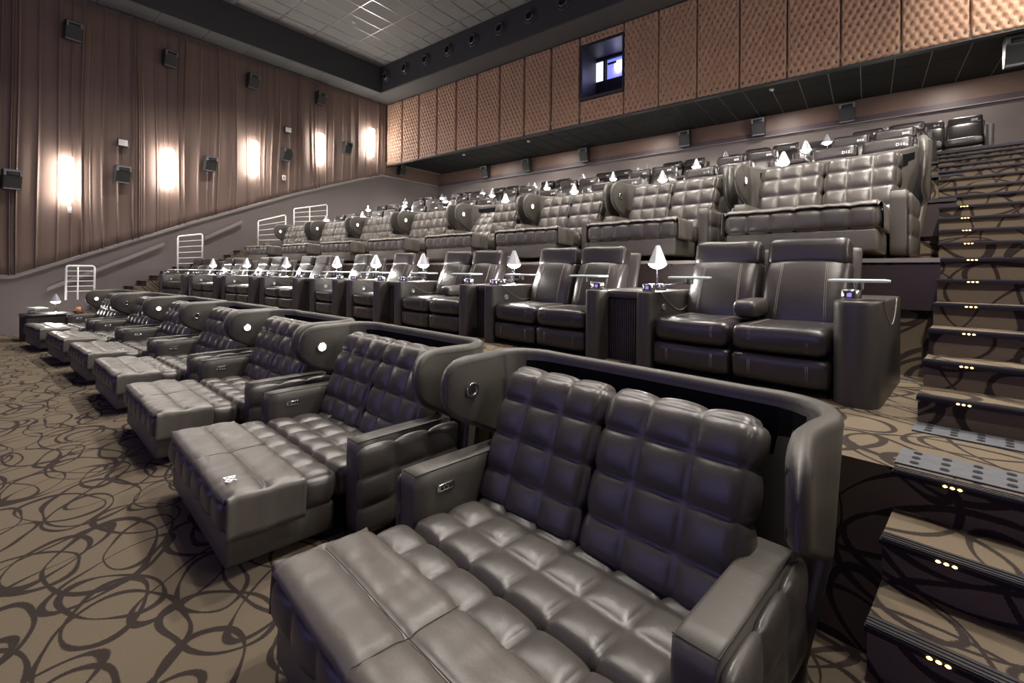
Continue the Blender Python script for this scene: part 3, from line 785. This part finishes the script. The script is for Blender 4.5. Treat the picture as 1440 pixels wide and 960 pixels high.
    # arms
    for sg in (-1, 1):
        a = MB().rbox((sg*.785, 1.08, .335), (.155, .76, .58), .022, base=4).build('armrest', M_TAUPE_S, t)
        MB().rbox((sg*.875, 1.10, .315), (.055, .80, .55), .024, (0, 3, 3), .024, 7).build('quilted_side', M_TAUPE, a)
        tb = MB().tube([(sg*.785-.07, .71, .623), (sg*.785+.07, .71, .623), (sg*.785+.07, 1.42, .623)], .0028, 4); tb.build('seam', M_SEAM, a)
    pn = MB().rbox((-.7045, .90, .515), (.012, .115, .042), .0059, base=4).build('control_panel', M_CHROME, t, label='oval chrome control panel')
    for k in (-1, 0, 1): MB().rbox((-.6975, .90+k*.028, .515), (.006, .018, .018), .002).build('button', M_BLACK, pn)
    # backrest halves, rounded over the top, leaning back
    for sg in (-1, 1):
        sgm = 1
        b = MB().rbox((0, 0, 0), (.735, .215, .82), .068, (3, 1, 4), .032, 9)
        def bend(m_):
            out = []
            for (x, y, z) in m_.v:
                out.append((x, y+.045*((z/.4)**2)*(1 if z > 0 else .0), z))
            m_.v = out; return m_
        bend(b)
        b.xf(Matrix.Translation((sg*.372, 1.352, .712)) @ Matrix.Rotation(-.33, 4, 'X'))
        bo = b.build('backrest', M_TAUPE, t)
        ln = []
        for k in range(13):
            x = -.33+.66*k/12; u = abs((k/12*3) % 1*2-1); ln.append((x, -.055+.045*.9, .392-.016*u**3))
        sb = MB().tube(ln, .003, 4).xf(Matrix.Translation((sg*.372, 1.352, .712)) @ Matrix.Rotation(-.33, 4, 'X')); sb.build('seam', M_SEAM, bo)
    sh, seam, lin = shell_mesh()
    s_ = sh.build('shell', M_TAUPE_S, t); seam.build('seam', M_SEAM, s_)
    lin.build('lining', M_LINING, s_, smooth=False, label='black fabric lining')
    # reading light on the left wing
    d = MB().lathe([(.048, 0), (.05, .006), (.044, .011), (.034, .010), (.028, .004), (.022, .004)], (-.892, 1.24, .955), 28, 'x').build('reading_light', M_CHROME, t, label='round chrome reading light')
    MB().lathe([(.022, .002), (.012, .003), (.0, .003)], (-.892, 1.24, .955), 20, 'x').build('lens', M_BLACK, d)
    return t
ls = love_seat()
def set_lens(root, m_):
    for ch in root.children:
        if ch.name.split('.')[0] == 'reading_light':
            if m_ is M_DISC:
                for l in ch.children:
                    l.data = l.data.copy(); l.data.materials[0] = m_; l.scale = (1, 1, 1)
                    l.data = lit_glint_lens
litm = MB().lathe([(.038, .012), (.02, .014), (.0, .0145)], (-.892, 1.24, .955), 20, 'x').mesh('lens'); litm.materials.append(M_DISC); lit_glint_lens = litm
BX = [-1.25, -3.44, -5.50, -7.56, -9.58, -11.62, -13.80]
LIT = [0, 1, 1, 0, 1, 0, 1]
for n, X in enumerate(BX):
    o = ls if n == 0 else copy_tree(ls)
    p = arc(X, 0, FZ); o.location = p; o.rotation_euler = (0, 0, arot(X))
    if n == 0: o.location.x += .01
    lab = ['large quilted taupe leather love seat in the right foreground, nearest the camera',
           'quilted taupe love seat with white seat number on its footrest cover',
           'third quilted taupe love seat of the front row, counted from the right foreground',
           'fourth quilted taupe love seat of the front row, counted from the right foreground',
           'fifth quilted taupe love seat of the front row, counted from the right foreground',
           'sixth quilted taupe love seat of the front row, second from the left wall',
           'leftmost quilted taupe love seat of the front row, by the left wall'][n]
    tag(o, lab, 'love seat', 'quilted love seats in the front row')
    if LIT[n]:
        for ch in o.children:
            if ch.name.split('.')[0] == 'reading_light': ch.children[0].data = lit_glint_lens; ch['label'] = 'round reading light with painted glint'
    if n == 1:
        cv = [c for c in o.children if c.name.startswith('footrest_cover')][0]
        text('B6', .088, M_WHITE, cv, Matrix.Translation((.53, .085, .4925)) @ Matrix.Rotation(-.045, 4, 'X') @ Matrix.Rotation(R(-6), 4, 'Z'), ext=.004)
# second row of love seats on its platform
DX = [-1.19, -2.95, -4.66, -6.42, -8.28, -10.17, -12.02, -13.95]
DR = 4.62
for n, X in enumerate(DX):
    o = copy_tree(ls); o.location = arc(X, DR, 1.775); o.rotation_euler = (0, 0, arot(X)); o.scale = (.90 if n else .95, .93, 1.13)
    tag(o, '%s quilted taupe love seat from the right steps in the upper platform row' % ORD[n], 'love seat', 'quilted love seats on the upper platform')
    for ch in o.children:
        if ch.name.split('.')[0] == 'reading_light' and n not in (1,): ch.children[0].data = lit_glint_lens; ch['label'] = 'round reading light with painted glint'  # emission stands in for the specular glint on the upper row's discs
    if n == 3:   # this one has its left back half let down
        bb = [c for c in o.children if c.name.startswith('backrest')]
        b0 = min(bb, key=lambda c: sum(v.co.x for v in c.data.vertices[:50]))
        b0.matrix_local = Matrix.Translation((0, 1.35, .40)) @ Matrix.Rotation(R(-24), 4, 'X') @ Matrix.Translation((0, -1.35, -.40)); b0['label'] = 'backrest half let down'
# ================================================================== RECLINERS
def arm_prof(x0, x1, y0, y1, z0, z1, ns=8):
    """block with half-round front and rounded top edge"""
    cx = (x0+x1)/2; r = (x1-x0)/2
    out = [(cx+r*math.cos(a), y0+r+r*math.sin(a)*1.0) for a in [PI+PI*k/ns for k in range(ns+1)]]
    q = .03
    out += [(x1, y0+r+(y1-q-y0-r)*k/4) for k in range(1, 5)]+[(x1-q, y1), (x0+q, y1)]+[(x0, y1-q-(y1-q-y0-r)*k/4) for k in range(0, 4)]
    mb = MB(); vs = []; fs = []; n = len(out)
    cy = (y0+y1)/2
    levels = [(z0, 1.0), (z0+.02, 1.0), ((z0+z1)/2, 1.0), (z1-.03, 1.0), (z1-.012, .985), (z1-.003, .955), (z1, .90)]
    for z, k in levels:
        for x, y in out:
            dx = (1-k)*r; vs.append((cx+(x-cx)*(1-dx/r if r else 1), cy+(y-cy)*(1-dx/((y1-y0)/2)), z))
    for l in range(len(levels)-1):
        for i in range(n): fs.append((l*n+i, l*n+(i+1) % n, (l+1)*n+(i+1) % n, (l+1)*n+i))
    fs.append(tuple((len(levels)-1)*n+i for i in range(n))); fs.append(tuple(reversed(range(n))))
    mb.add(vs, fs); return mb
AW = .155
def tray(parent, x, y, z, dx, dy, ang):
    t = MB().lathe([(0, 0), (.055, 0), (.057, .008), (.057, .062), (.05, .07), (0, .07)], (x, y, z), 20).build('tray_post', M_CHROME, parent)
    MB().lathe([(0, 0), (.045, 0), (.045, .058), (0, .062)], (x+dx*.3, y+dy*.3, z+.012), 18).build('swivel', M_CHROME, t)
    MB().tube([(x+dx*.3, y+dy*.3, z+.05), (x+dx, y+dy, z+.085)], .011, 8).lathe([(0, 0), (.03, 0), (.032, .04), (.055, .05), (0, .05)], (x+dx, y+dy, z+.07), 16).build('tray_arm', M_CHROME, t)
    MB().rbox((0, 0, 0), (.33, .25, .022), .009, base=6).xf(Matrix.Translation((x+dx, y+dy, z+.128)) @ Matrix.Rotation(ang, 4, 'Z')).build('tray_top', M_GLASS, t, label='pale frosted glass tray')
def recliner(ns, wide_right=False, mid=False, rich=True, lightbtn=True):
    t = empty('recliner')
    W = .645; TW = W*ns
    for i in range(ns):
        cx = -TW/2+W*(i+.5)
        ns_ = .0022 if ns == 1 else .001
        s1 = MB().rbox((cx, .33, .365), (W-.012, .66, .205), .075, base=9, noise=.0015*2, seed=i).build('seat_cushion', M_DARK, t)
        MB().rbox((cx, .075, .155), (W-.012, .14, .20), .045, base=8, noise=.003, seed=i+3).build('footrest', M_DARK, t)
        def bk(p): return (p.x, p.y, p.z)
        bm = MB().rbox((0, 0, 0), (W-.03, .19, .62), .06, base=10, noise=.002, seed=i+5)
        bm.v = [(x, y-.030*math.cos(min(1, abs(z)/.31)*PI/2)*(1 if y < 0 else 0)+(.035*((abs(x)/.3)**4) if y < 0 else 0), z) for x, y, z in bm.v]
        MT = Matrix.Translation((cx, .745, .655)) @ Matrix.Rotation(-.36, 4, 'X')
        b = bm.xf(MT).build('backrest', M_DARK, t)
        hm = MB().rbox((0, 0, 0), (W-.05, .20, .245), .065, base=10, noise=.0025, seed=i+8)
        MH = Matrix.Translation((cx, .865, 1.010)) @ Matrix.Rotation(-.20, 4, 'X')
        h = hm.xf(MH).build('headrest', M_DARK, t)
        MB().rbox((cx+.008, 1.02, .76), (W+.0, .06, .62), .028, base=6).xf(Matrix.Translation((0, 1.02, .76)) @ Matrix.Rotation(-.26, 4, 'X') @ Matrix.Translation((0, -1.02, -.76))).build('back_shell', M_DARK_ARM, t)
        if rich:
            st = MB()
            for sx in (-.185, .185):
                for o_ in (-.006, .006):
                    st.tube([(cx+sx+o_, .012, .30), (cx+sx+o_, -.001, .36), (cx+sx+o_, .004, .41), (cx+sx+o_, .025, .447), (cx+sx+o_, .07, .4665), (cx+sx+o_, .5, .4695)], .0017, 4)
            st.build_stuff('stitching', M_STITCH, s1)
            sb = MB()
            for sx in (-.165, .165):
                for o_ in (-.006, .006):
                    pts = [Vector((sx*(1.05-.1*k/6)+o_, -.097-.030*math.cos(min(1, abs(-.25+.5*k/6)/.31)*PI/2)+.035*((abs(sx)/.3)**4)-.002, -.25+.5*k/6)) for k in range(7)]
                    sb.tube([MT @ p for p in pts], .0017, 4)
            sb.build_stuff('stitching', M_STITCH, b)
            hs = MB()
            for z_ in (.083,):
                hs.tube([MH @ Vector((-.26+.52*k/8, -.0985+.02, z_+.012)) for k in range(9)], .0018, 4)
            hs.build_stuff('stitching', M_STITCH, h)
            sf = MB()
            for sx in (-.185, .185):
                for o_ in (-.006, .006): sf.tube([(cx+sx+o_, .001, .10+.11*k/3) for k in range(4)], .0016, 4)
            sf.build_stuff('stitching', M_STITCH, [c for c in t.children if c.name.startswith('footrest')][-1])
    MB().box(-TW/2, TW/2, .10, .90, .03, .30).build('base', M_LINING, t, smooth=False)
    rw = .25 if wide_right else AW
    la = arm_prof(-TW/2-AW, -TW/2+.0, -.03, .98, 0, .67).build('armrest', M_DARK_ARM, t, sharp=60)
    ra = arm_prof(TW/2, TW/2+rw, -.05 if wide_right else -.03, 1.10 if wide_right else .98, 0, .67).build('armrest', M_DARK_ARM, t, sharp=60)
    if rich:
        for (a_, xs, sg) in ((la, -TW/2+.001, 1), (la, -TW/2-AW-.001, -1), (ra, TW/2+rw+.001, 1)):
            pts = []
            for k in range(13):
                u = k/12; pts.append((xs, .16+.66*u, .665-.24*math.sin(PI*u)**.8*(.4+.6*u)))
            MB().tube(pts, .0035, 5).build('welt', M_STITCH, a_)
        bt_ = MB().lathe([(0, .0), (.034, .0), (.035, .006), (.026, .010), (.018, .005), (0, .005)], (-TW/2+.001, .22, .53), 20, 'x').build('control_button', M_STEEL, la, label='round brushed steel button')
        tray(la, -TW/2-AW/2, .10, .67, .30, .16, .3)
        tray(ra, TW/2+.09, .10, .67, .02 if wide_right else -.22, .12 if wide_right else .16, .15)
    if mid:
        MB().rbox((0, 0, 0), (.19, .42, .15), .06, base=8).xf(Matrix.Translation((0, .50, .555)) @ Matrix.Rotation(.02, 4, 'X')).build('centre_armrest', M_DARK_ARM, t)
    return t
def console(gap):
    t = empty('console_table')
    b = MB().box(-gap/2, gap/2, .20, .97, 0, .585); b.build('cabinet', M_WOODBOX, t, smooth=False)
    rbs = MB()
    k = -gap/2+.012
    while k < gap/2-.01: rbs.box(k, k+.010, .190, .201, .01, .58); k += .022
    rr_ = rbs.build('ribs', M_WOODBOX, t, smooth=False); rr_['kind'] = 'stuff'
    MB().rbox((0, .575, .628), (gap-.004, .80, .085), .02, base=4).build('leather_top', M_DARK_ARM, t)
    return t
def lamp():
    t = empty('table_lamp')
    MB().lathe([(0, 0), (.055, 0), (.055, .008), (.012, .016), (0, .016)], seg=20).build('base', M_CHROME, t)
    MB().lathe([(.0065, .01), (.0065, .36)], seg=10).build('stem', M_CHROME, t)
    MB().lathe([(.094, .255), (.096, .257), (.026, .425), (.02, .437), (0, .44), (0, .436), (.018, .433), (.024, .422), (.091, .258)], seg=8).build('lamp_shade', M_SHADEIN, t, smooth=False)
    MB().lathe([(0, .205), (.035, .210), (.068, .228), (.086, .250), (.080, .272), (.05, .285), (0, .29)], seg=16).build('bulb', M_BULB, t)
    return t
def lamp_light(l, e=7):
    d = bpy.data.lights.new('bulb_light', 'POINT'); d.energy = e; d.color = (1, .95, .88); d.shadow_soft_size = .05
    o = bpy.data.objects.new('bulb_light', d); COL.objects.link(o); o.parent = l; o.location = (0, 0, .17)
S2 = recliner(2, mid=False); S2M = recliner(2, mid=True); SW = recliner(2, wide_right=True, mid=True); S1 = recliner(1)
CZ, CR = .80, 2.98
def kx(ri, ns): return ri-.645*ns/2/1.045    # centre of the seats from the inner face of the right arm (row coordinate)
UN = [(-.585, 'W'), (-2.49, '2'), (-4.32, 'M'), (-6.25, '1'), (-7.48, '1'), (-8.92, 'M'), (-10.85, 'M'), (-12.72, 'M'), (-14.62, 'M')]
src = {'W': SW, '2': S2, 'M': S2M, '1': S1}; used = set()
names_c = ['wide dark leather double recliner at the right steps with round-fronted end console',
           'dark leather double recliner left of the widest one in the lower recliner row',
           'third dark leather double recliner of the lower recliner row, counted from the right steps',
           'right one of the two single dark recliners in the lower recliner row',
           'left one of the two single dark recliners in the lower recliner row',
           'dark double recliner just left of the two single recliners in the lower row',
           'third from left dark double recliner of the lower recliner row',
           'second from left dark double recliner of the lower recliner row',
           'leftmost dark double recliner of the lower recliner row beside the left steps']
console0 = console(.36); lamp0 = lamp(); lamp_light(lamp0, 15); cused = lused = False
for n, (ri, k) in enumerate(UN):
    ns = 1 if k == '1' else 2
    o = src[k] if k not in used else copy_tree(src[k]); used.add(k)
    X = kx(ri, ns); o.location = arc(X, CR, CZ); o.rotation_euler = (0, 0, arot(X))
    tag(o, names_c[n], 'recliner', 'dark recliners of the lower row')
    if n < len(UN)-1:
        left = X-(.645*ns/2+AW)/1.045; nri, nk = UN[n+1]; rx = nri+AW/1.045
        Xc = (left+rx)/2; gp = (left-rx)*1.045-.01
        c = console0 if n == 0 else copy_tree(console0)
        c.location = arc(Xc, CR, CZ); c.rotation_euler = (0, 0, arot(Xc)); c.scale = (gp/.36, 1, 1)
        tag(c, '%s ribbed console table from the right steps in the lower recliner row' % ORD[n], 'console table', 'console tables of the lower recliner row')
        l = lamp0 if n == 0 else copy_tree(lamp0)
        Xl = Xc+gp*.22
        l.location = arc(Xl, CR+.62, CZ+.671); l.rotation_euler = (0, 0, arot(Xl)+.2)
        tag(l, 'silver cone lamp, %s from the right steps in the lower recliner row' % ORD[n], 'table lamp', 'table lamps of the lower recliner row')
    else:
        pass
# rear recliner rows
REAR = recliner(2, rich=False)
first = True; lampn = 0
rows = [('D', 6.98, 2.5, -.52, 16), ('E', 8.92, 3.10, -.62, 18), ('F', 10.92, 3.66, -.64, 18), ('G', 13.25, 4.17, .04, 20)]
for r_i, (let, rho, z, ri0, num) in enumerate(rows):
    for n in range(9 if r_i < 3 else 9):
        ri = ri0-1.86*n; X = kx(ri, 2)
        if X < -15.35: continue
        if first: o = REAR; first = False
        else: o = copy_tree(REAR)
        o.location = arc(X, rho, z); o.rotation_euler = (0, 0, arot(X)); o.scale = (.97, 1, .95)
        rn = ['first', 'second', 'third', 'last'][r_i]
        tag(o, '%s dark double recliner from the right steps in the %s rear row' % (ORD[n], rn), 'recliner', 'rear recliners, %s row' % rn)
        for q, h in enumerate(sorted([c for c in o.children if c.name.startswith('headrest')], key=lambda c: c.data.vertices[0].co.x)):
            cx = (-.5+q)*.645
            nn = num-2*n-(1-q)
            if nn > 0: text('%s%d' % (let, nn), .062, M_WHITE, h, Matrix.Translation((cx+.16, .865, 1.010)) @ Matrix.Rotation(-.20, 4, 'X') @ Matrix.Translation((0, -.1035, -.02)) @ Matrix.Rotation(R(90), 4, 'X'), ext=.004)
        if (n+r_i) % 1 == 0:
            Xc = X-(.645+AW+.17)/1.045
            c = copy_tree(console0); c.location = arc(Xc, rho, z); c.rotation_euler = (0, 0, arot(Xc)); c.scale = (.88, 1, 1)
            tag(c, '%s dark console table from the right steps in the %s rear row' % (ORD[n], rn), 'console table', 'console tables of the %s rear row' % rn)
            l = copy_tree(lamp0); l.location = arc(Xc+.05, rho+.72, z+.671); l.rotation_euler = (0, 0, arot(Xc)+n*.7+r_i)
            tag(l, 'silver table lamp, %s from the right steps in the %s rear row' % (ORD[n], rn), 'table lamp', 'table lamps of the %s rear row' % rn)
# left end: low console with lamp, tray and amber cup beside the last love seat
c = copy_tree(console0); c.location = arc(-15.50, -.05, FZ); c.rotation_euler = (0, 0, arot(-15.3)); c.scale = (1.9, 1, .92)
tray(c, -.10, .36, .672, .03, .10, .1)
tag(c, 'low dark console left of the last front love seat by the wall', 'console table')
l = copy_tree(lamp0); l.location = arc(-15.62, .72, FZ+.618); tag(l, 'glowing table lamp on the low console beside the leftmost front love seat', 'table lamp')
cup = MB().lathe([(0, 0), (.035, 0), (.042, .14), (.036, .14), (.030, .01), (0, .008)], seg=18).build('drinking_cup', M_ORANGE, loc=arc(-14.56, .90, FZ+.640))
tag(cup, 'small amber cup on the left armrest of the leftmost front love seat', 'cup')
